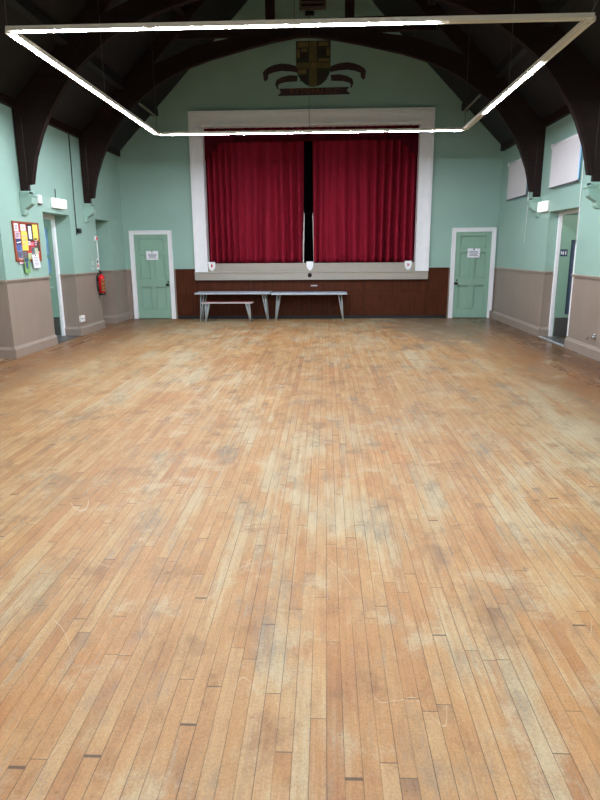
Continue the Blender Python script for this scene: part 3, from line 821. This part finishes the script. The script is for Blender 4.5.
shield(-.382, 'plain white shield plaque at the middle of the stage edge, below the curtain gap', '')
shield(2.03, 'white shield plaque with red crossed emblem at the right end of the stage edge', 'cross')
MB_ = MB().lathe([(.05, 0), (.05, -.012), (.03, -.02), (.028, -.035), (.004, -.04)], (-.382, D-.12, 1.075), 'Y')
tag(MB_.build('round_knob', BLACKP), 'round black knob on the cream stage fascia under the middle shield', 'knob')
mb = MB().box(-.36, -.2, D-.036, D-.03, .80, .835, bev=.003); mb.box(-.34, -.22, D-.046, D-.036, .81, .825, bev=.003)
tag(mb.build('pull_handle', STEEL), 'small metal plate handle on the brown panel under the stage', 'handle')

# ------------------------------------------------------------------ painted crest on the gable
def crest():
    y = D-.002
    root = thing('painted_crest', (-.36, y, 5.36), 'dark painted town crest with shield and motto ribbons high on the far wall', 'crest')
    OL = mat('crest old gold', srgb(98, 86, 50), .6, var=.3, scale=14); BR = mat('crest brown', srgb(48, 34, 28), .6, var=.3, scale=10)
    DG = mat('crest dark green', srgb(42, 46, 32), .6, var=.4, scale=18); RB = mat('crest ribbon', srgb(60, 38, 38), .6, var=.3, scale=8)
    LT = mat('crest lettering', srgb(118, 66, 48), .6); GL = mat('crest bright gold', srgb(118, 98, 56), .6, var=.2, scale=12)
    cx, w, zt, zb = -.29, .395, 6.31, 5.35
    arc = [(-1, 1), (1, 1), (1, .42), (.93, .28), (.75, .15), (.45, .05), (.15, .005), (0, 0), (-.15, .005), (-.45, .05), (-.75, .15), (-.93, .28), (-1, .42)]
    MB().prism([(cx+a*w, zb+b_*(zt-zb)) for a, b_ in arc], y-.004, y).build('shield_field', DG, root)
    mb = MB(); mb.box(cx-.10, cx+.08, y-.007, y-.004, zb+.01, zt); mb.box(cx-w, cx+w, y-.0068, y-.004, 5.74, 5.86)
    cr = mb.build('shield_cross', OL, root)
    MB().lathe([(.05, 0), (.05, -.003)], (cx-.01, y-.007, 5.80), 'Y', 14).build('cross_boss', GL, cr)
    for q in ((-.36, -.12, 6.18, 6.29), (-.27, -.14, 6.08, 6.15), (-.37, -.31, 5.96, 6.14), (.12, .35, 6.20, 6.29), (.30, .37, 6.0, 6.17), (.12, .37, 5.88, 5.94), (-.36, -.16, 5.62, 5.72)):
        MB().box(cx+q[0], cx+q[1], y-.0085, y-.004, q[2], q[3], bev=.0015).build('gold_charge', GL, root)
    for bx, bz, k in ((-.22, 6.02, 1), (.21, 6.06, -1), (-.21, 5.54, 1), (.21, 5.58, -1)):   # dark beasts and leaves in the quarters
        mb = MB(); mb.prism([(cx+bx+k*a, bz+b_) for a, b_ in ((-.11, -.09), (-.07, -.02), (-.10, .05), (-.04, .03), (0, .09), (.03, .04), (.10, .07), (.07, -.01), (.11, -.07), (.04, -.05), (0, -.10), (-.03, -.04))], y-.011, y-.0086); mb.build('dark_charge', BR, root)
    def P(pts, mir): return [((-.269-(px-314)*.0228) if mir else (-.269+(px-314)*.0228), 5.359+(86.5-pz)*.02105) for px, pz in pts]
    q = lambda a: [(255+(u+(22 if u >= 420 else 0))/10.9, 55+v/10.9) for u, v in a]
    up_ = q([(75, 185), (95, 155), (140, 125), (200, 102), (280, 87), (370, 97), (430, 122), (458, 150), (440, 195), (420, 185), (370, 174), (280, 168), (200, 180), (135, 205), (130, 255), (100, 282), (84, 260)])
    lo_ = q([(440, 222), (370, 216), (280, 236), (225, 268), (210, 310), (228, 365), (248, 362), (238, 335), (258, 308), (330, 290), (432, 286)])
    for mir in (False, True):
        mb = MB(); mb.prism(P(up_, mir), y-.004, y); mb.prism(P(lo_, mir), y-.004, y); mb.build('ribbon', RB, root)
    mb = MB(); mb.prism(P([(278, 88.2), (349.5, 87.6), (347, 91), (351, 95), (276.5, 95.6), (280, 92)], False), y-.004, y)
    rb = mb.build('ribbon', RB, root)
    for word, xw in (('RYTON', -.51), ('U.D.C.', .08)):
        R_ = Matrix.Translation((xw, y-.005, 5.255)) @ Matrix.Rotation(math.pi/2, 4, 'X') @ Matrix.Diagonal((1.3, 1, 1, 1))
        mb = MB(); mb.merge(text_bm(word, .15), M=R_); mb.build('lettering', LT, rb)
crest()
# vent board high in the gable
root = thing('gable_vent', (-.3, D, 6.93), 'brown boarded vent high on the far gable above the crest', 'vent')
mb = MB(); mb.box(-.60, -.0, D-.05, D-.001, 6.93, 7.65, bev=.006); mb.build('vent_board', mat('vent brown', srgb(104, 92, 78), .6, var=.15), root)
mb = MB()
for k in range(6): mb.box(-.55, -.05, D-.062, D-.048, 7.0+.1*k, 7.04+.1*k)
mb.build('louvre', TRUSS, root)
tag(MB().box(-.47, -.27, D-.07, D-.001, 6.81, 6.90, bev=.006).build('junction_box', BLACKP), 'small dark box on the far gable just under the boarded vent', 'box')

# ------------------------------------------------------------------ tables and bench
def legs(root, x0, x1, y0, y1, h, r, vin, vout):
    for sx, xe in ((-1, x0), (1, x1)):
        for yf, yt in ((y0+.20, y0+.13), (y1-.20, y1-.13)):
            mb = MB(); foot = (xe-sx*vout, yf-.03 if yt < (y0+y1)/2 else yf+.03, .006)
            for dx in (0, .075):
                mb.tube([(xe-sx*(vin+dx), yt, h), foot], r, 8)
            mb.lathe([(r*1.5, 0), (r*1.5, .012)], (foot[0], foot[1], 0), 'Z', 10)
            mb.tube([(xe-sx*vin, yt, h-.008), (xe-sx*(vin+.075), yt, h-.008)], r, 8)
            mb.build('leg', STEEL, root)
        mb = MB(); mb.box(xe-sx*vin-.012, xe-sx*vin+.012, y0+.1, y1-.1, h-.02, h); mb.build('leg_bracket', STEEL, root)
def folding_table(x0, x1, y0, y1, h, label):
    root = thing('folding_table', ((x0+x1)/2, (y0+y1)/2, 0), label, 'table', 'folding tables before the stage')
    MB().box(x0, x1, y0, y1, h-.036, h, bev=.006).build('tabletop', TABLET, root)
    MB().box(x0-.001, x1+.001, y0-.002, y1+.002, h-.038, h-.008, bev=.004).build('edge_trim', STEEL, root)
    legs(root, x0, x1, y0, y1, h-.037, .014, .13, .085)
folding_table(-3.15, -1.325, 14.76, 15.38, .692, 'pale blue grey folding table at left with a low bench tucked before it')
folding_table(-1.295, .52, 14.72, 15.34, .678, 'pale blue grey folding table at right of the pair, nothing under it')
root = thing('bench', (-2.345, 14.80, 0), 'low bench with thin red brown seat and metal legs, before the left table', 'bench')
x0, x1, y0, y1, h = -2.955, -1.736, 14.60, 14.85, .485
MB().box(x0, x1, y0, y1, h-.02, h, bev=.004).build('seat', BENCHT, root)
MB().box(x0-.001, x1+.001, y0-.003, y1+.003, h-.034, h-.006, bev=.003).build('edge_trim', mat('bench edge', srgb(196, 188, 188), .4), root)
legs(root, x0, x1, y0-.1, y1+.08, h-.034, .013, .09, .065)

# ------------------------------------------------------------------ left wall fittings
def noticeboard():
    x = XL+.002; y0, y1, z0, z1 = 9.92, 10.80, 1.53, 2.145
    FR = mat('noticeboard frame wood', srgb(150, 74, 44), .5, var=.15); FELT = mat('red felt', srgb(176, 62, 48), .95, var=.1, scale=30)
    root = thing('noticeboard', (x, (y0+y1)/2, z0), 'wooden framed red noticeboard crowded with leaflets on the left wall', 'noticeboard')
    MB().box(x, x+.012, y0, y1, z0, z1).build('felt_panel', FELT, root)
    mb = MB()
    for q in ((y0-.012, y0+.022, z0-.012, z1+.012), (y1-.022, y1+.012, z0-.012, z1+.012), (y0, y1, z0-.012, z0+.022), (y0, y1, z1-.018, z1+.012)):
        mb.box(x, x+.024, q[0], q[1], q[2], q[3], bev=.003)
    mb.build('frame', FR, root)
    W_, H_ = y1-y0, z1-z0
    C = {k: mat('paper '+k, srgb(*v), .75, var=.12, scale=40) for k, v in dict(white=(228, 226, 232), yellow=(244, 228, 104), gold=(240, 208, 84), black=(44, 40, 46), navy=(52, 62, 112), red=(206, 46, 48), pink=(214, 176, 190), green=(168, 200, 150), grey=(120, 118, 128), brown=(96, 66, 62), tan=(206, 180, 140), blue=(96, 118, 176)).items()}
    # u, v from the top left corner (fractions), width, height, paper, ink, words
    items = [
     (.05, .04, .15, .20, 'white', 'grey', 'white leaflet with grey print in the top left corner of the noticeboard'),
     (.28, .05, .20, .17, 'white', 'tan', 'plain white card along the top of the noticeboard, left of the black poster'),
     (.53, .04, .21, .44, 'black', 'white', 'black bordered poster with white middle at the top centre of the noticeboard'),
     (.755, .035, .21, .42, 'yellow', 'gold', 'large pale yellow sheet in the top right corner of the noticeboard'),
     (.27, .23, .24, .50, 'gold', 'tan', 'tall golden yellow poster left of centre on the noticeboard'),
     (.05, .25, .20, .18, 'pink', 'grey', 'pale pink slip under the top left leaflet on the noticeboard'),
     (.06, .43, .19, .17, 'navy', 'white', 'navy blue leaflet with white band at the left edge of the noticeboard'),
     (.05, .60, .21, .15, 'blue', 'navy', 'mid blue leaflet under the navy one on the noticeboard'),
     (.06, .75, .22, .18, 'grey', 'navy', 'grey and navy leaflet low on the left of the noticeboard'),
     (.28, .74, .18, .20, 'brown', 'grey', 'dark grey brown photo card low on the noticeboard, below the golden poster'),
     (.59, .50, .20, .13, 'red', 'pink', 'bright red card directly below the black poster on the noticeboard'),
     (.46, .58, .15, .22, 'red', 'brown', 'dark red leaflet left of the small grey photo on the noticeboard'),
     (.63, .64, .13, .20, 'grey', 'black', 'small grey photo card under the bright red card on the noticeboard'),
     (.77, .40, .14, .26, 'brown', 'pink', 'brown photo leaflet hanging below the yellow sheet on the noticeboard'),
     (.895, .50, .075, .24, 'black', 'brown', 'narrow dark leaflet at the right edge of the noticeboard'),
     (.83, .74, .14, .15, 'red', 'white', 'small square red card low at the right edge of the noticeboard'),
     (.47, .80, .22, .18, 'green', 'tan', 'pale green slip low in the middle of the noticeboard, above the loose sheet'),
     (.10, .88, .24, .20, 'pink', 'grey', 'pale crumpled sheet sticking out below the left of the noticeboard'),
     (.76, .66, .15, .30, 'green', 'pink', 'pale green leaflet behind the loose white sheet on the noticeboard'),
     (.50, .48, .10, .11, 'white', 'grey', 'tiny white slip just under the black poster on the noticeboard'),
    ]
    for n, (u, v, w, h, pc, ic, lab) in enumerate(items):
        a = y0+u*W_; b_ = a+w*W_; t = z1-v*H_; bt = t-h*H_; xx = x+.013+.0012*(n % 5)
        p = thing('leaflet', (xx, (a+b_)/2, bt), lab, 'leaflet', 'papers on the noticeboard')
        MB().box(xx, xx+.0012, a, b_, bt, t).build('sheet', C[pc], p)
        mb = MB(); hh = t-bt; ww = b_-a
        if n == 2: mb.box(xx+.0012, xx+.002, a+.22*ww, b_-.2*ww, bt+.12*hh, t-.1*hh)
        elif n == 3: [mb.box(xx+.0012, xx+.002, a+.12*ww, b_-.2*ww, t-hh*(.2+.2*k), t-hh*(.17+.2*k)) for k in range(4)]
        elif n == 6: mb.prism([(a+.1*ww, bt+.3*hh), (b_-.1*ww, bt+.45*hh), (b_-.1*ww, bt+.62*hh), (a+.1*ww, bt+.45*hh)], xx+.0012, xx+.002, 'YZ')
        else:
            for k in range(3): mb.box(xx+.0012, xx+.002, a+.15*ww, b_-(.15+.1*k)*ww, t-hh*(.3+.22*k), t-hh*(.18+.22*k))
        mb.build('print', C[ic], p)
        if n == 2:
            R_ = Matrix.Translation((xx+.0025, (a+b_)/2, (t+bt)/2)) @ Matrix(((0, 0, 1, 0), (0, 1, 0, 0), (1, 0, 0, 0), (0, 0, 0, 1)))
    # two sheets that hang past the lower edge
    xx = x+.03; p = thing('leaflet', (xx, 10.24, 1.33), 'green leaflet with dark picture hanging off the lower edge of the noticeboard', 'leaflet', 'papers on the noticeboard')
    MB().box(xx, xx+.0015, 10.14, 10.33, 1.33, 1.58).build('sheet', mat('leaf green paper', srgb(112, 156, 92), .7, var=.1), p)
    mb = MB(); mb.box(xx+.0015, xx+.0025, 10.19, 10.26, 1.40, 1.50); mb.box(xx+.0015, xx+.0025, 10.16, 10.28, 1.51, 1.57); mb.build('print', C['navy'], p)
    xx = x+.036; p = thing('leaflet', (xx, 10.56, 1.40), 'loose white printed sheet pinned across the lower edge of the noticeboard at right', 'leaflet', 'papers on the noticeboard')
    mb = MB(); mb.prism([(10.42, 1.625), (10.66, 1.63), (10.71, 1.40), (10.46, 1.405)], xx, xx+.0015, 'YZ'); mb.build('sheet', C['white'], p)
    mb = MB()
    for k in range(6): mb.box(xx+.0015, xx+.0022, 10.475+.006*k, 10.63+.006*k, 1.575-.025*k, 1.582-.025*k)
    mb.build('print', INK, p)
    MB().lathe([(.010, 0), (.010, .008), (.004, .012)], (xx+.0015, 10.54, 1.612), 'X', 10).build('pin', BLACKP, p)
noticeboard()

def emergency_light(x, s, y0, y1, z0, z1, label):
    """bulkhead lamp standing off the wall"""
    root = thing('emergency_light', (x, (y0+y1)/2, z0), label, 'emergency light', 'white emergency light boxes over the side doors')
    MB().box(x, x+s*.035, y0, y1, z0, z1, bev=.006).build('back_box', PLASTIC, root)
    MB().box(x+s*.035, x+s*.085, y0+.01, y1-.01, z0+.008, z1-.008, bev=.012).build('lens', EMER, root)
emergency_light(XL, 1, 11.45, 11.98, 2.455, 2.635, 'glowing white emergency light box above the left hand exit doorway')
MB_ = MB().tube([(XL+.012, 11.66, 2.636), (XL+.012, 11.67, 2.80)], .008, 8)
tag(MB_.build('cable_stub', WIRE), 'short grey cable rising from the lit box over the left doorway', 'cable')
emergency_light(XR, -1, 12.08, 12.50, 2.345, 2.54, 'glowing white emergency light box on the right wall beside the corbel')
root = thing('motion_sensor', (XL, 10.96, 2.49), 'small white motion sensor on the left wall between corbel and lit box', 'sensor')
mb = MB(); mb.box(XL, XL+.05, 10.90, 11.02, 2.49, 2.635, bev=.012); mb.build('housing', PLASTIC, root)
MB().box(XL+.012, XL+.045, 10.91, 11.01, 2.465, 2.492, bev=.006).build('lens', WIRE, root)
# cable with its black box
root = thing('wall_cable', (XL, 12.52, 2.13), 'long dark cable running down the left wall between the two corbels', 'cable')
MB().tube([(XL+.01, 12.55, EAVE-.06), (XL+.01, 12.535, 3.2), (XL+.01, 12.515, 2.6), (XL+.01, 12.51, 2.0)], .011, 8).build('cable_run', mat('dark cable', srgb(52, 60, 56), .5), root)
tag(MB().box(XL, XL+.05, 12.555, 12.68, 2.04, 2.13, bev=.008).build('volume_control', BLACKP), 'small black box at the foot of the long cable on the left wall', 'box')
# alarm point and white cable down to the extinguisher
root = thing('alarm_point', (XL, 13.54, 1.905), 'red and white fire alarm point on the left wall above the extinguisher', 'alarm')
MB().box(XL, XL+.03, 13.46, 13.61, 1.905, 2.0, bev=.004).build('body', PLASTIC, root)
MB().box(XL+.03, XL+.036, 13.505, 13.58, 1.92, 1.99, bev=.002).build('press_plate', REDP, root)
tag(MB().tube([(XL+.008, 13.585, 1.905), (XL+.008, 13.59, 1.6), (XL+.008, 13.60, 1.27)], .011, 8).build('white_cable', PLASTIC), 'white cable from the alarm point down to the dado rail', 'cable')
root = thing('safety_sign', (XL, 13.545, 1.28), 'white safety sign with red and blue print just above the extinguisher', 'sign')
MB().box(XL, XL+.004, 13.49, 13.6, 1.29, 1.52, bev=.001).build('plate', PLASTIC, root)
mb = MB(); mb.box(XL+.004, XL+.006, 13.51, 13.58, 1.34, 1.40); part(mb.build('red_symbol', REDP, root), 'red symbol')
mb = MB(); mb.box(XL+.004, XL+.006, 13.51, 13.58, 1.43, 1.49); part(mb.build('blue_symbol', NAVY, root), 'blue symbol')
root = thing('safety_sign', (XL, 13.25, 1.29), 'faded pale notice left of the safety sign over the extinguisher', 'sign')
MB().box(XL, XL+.004, 13.19, 13.30, 1.29, 1.48, bev=.001).build('plate', mat('faded sheet', srgb(190, 206, 198), .6), root)
mb = MB(); mb.box(XL+.004, XL+.006, 13.22, 13.27, 1.35, 1.38); mb.box(XL+.004, XL+.006, 13.22, 13.28, 1.43, 1.435); mb.build('print', INK, root)

def extinguisher():
    x, y, z = XL+.085, 13.46, .74
    root = thing('fire_extinguisher', (x, y, z), 'red fire extinguisher with yellow label hung on the left wall', 'fire extinguisher')
    r = .07
    MB().lathe([(r, .045), (r, .36), (r*.97, .385), (r*.8, .415), (r*.5, .435), (.022, .445), (.02, .46)], (x, y, z), 'Z', 28).build('cylinder', RED, root)
    MB().lathe([(r*1.0, 0), (r*1.04, .006), (r*1.04, .045), (r*.98, .05)], (x, y, z), 'Z', 28).build('base_ring', BLACKP, root)
    mb = MB(); mb.lathe([(.022, .455), (.024, .49), (.014, .50)], (x, y, z), 'Z', 14)
    mb.prism([(y-.03, z+.49), (y+.02, z+.50), (y-.09, z+.545), (y-.10, z+.535)], x-.01, x+.01, 'YZ'); mb.prism([(y-.03, z+.475), (y+.02, z+.48), (y-.10, z+.49), (y-.10, z+.478)], x-.009, x+.009, 'YZ')
    mb.build('handle', BLACKP, root)
    mb = MB(); mb.tube([(x-.02, y-.01, z+.475), (x-.055, y-.05, z+.44), (x-.075, y-.075, z+.36), (x-.07, y-.08, z+.2), (x-.06, y-.075, z+.08)], .012, 10)
    mb.build('hose', BLACKP, root)
    # label wrapped on the side that faces the room
    t = bmesh.new(); rows = []
    for zz in (z+.085, z+.345):
        rows.append([t.verts.new((x+(r+.0012)*math.cos(a), y+(r+.0012)*math.sin(a), zz)) for a in [math.radians(-75+90*k/12) for k in range(13)]])
    for k in range(12): f = t.faces.new((rows[0][k], rows[0][k+1], rows[1][k+1], rows[1][k])); f.smooth = True
    bmesh.ops.solidify(t, geom=t.faces[:], thickness=-.0008)
    mb = MB(); mb.merge(t); lb = mb.build('label', mat('label cream', srgb(240, 214, 150), .5), root)
    for z0, z1 in ((z+.28, z+.31), (z+.19, z+.215), (z+.13, z+.145)):
        t = bmesh.new(); rows = []
        for zz in (z0, z1): rows.append([t.verts.new((x+(r+.0022)*math.cos(a), y+(r+.0022)*math.sin(a), zz)) for a in [math.radians(-62+60*k/8) for k in range(9)]])
        for k in range(8): t.faces.new((rows[0][k], rows[0][k+1], rows[1][k+1], rows[1][k]))
        bmesh.ops.solidify(t, geom=t.faces[:], thickness=-.0008)
        mb = MB(); mb.merge(t); mb.build('print', REDP, lb)
    MB().box(XL, x-r+.004, y-.03, y+.03, z+.30, z+.36, bev=.003).build('wall_bracket', BLACKP, root)
extinguisher()
root = thing('wall_socket', (XL, 12.38, .27), 'white plastic socket low on the taupe pier below the extinguisher', 'socket')
MB().box(XL, XL+.035, 12.27, 12.49, .275, .40, bev=.006).build('face_plate', PLASTIC, root)
mb = MB()
for y in (12.33, 12.43): mb.box(XL+.034, XL+.0365, y-.018, y+.018, .33, .352)
mb.build('outlet', WIRE, root)
# chrome stub by the right baseboard
root = thing('chrome_fitting', (XR, 9.57, .27), 'chrome pipe fitting on the taupe boarding at the right edge, near the floor', 'fitting')
MB().lathe([(.045, 0), (.045, -.008), (.032, -.014), (.028, -.05), (.004, -.052)], (XR, 9.57, .33), 'X', 18).build('flange', CHROME, root)
mb = MB(); mb.tube([(XR-.05, 9.57, .33), (XR-.065, 9.60, .335), (XR-.07, 9.66, .32), (XR-.07, 9.68, .28)], .014, 10); mb.build('spout', CHROME, root)
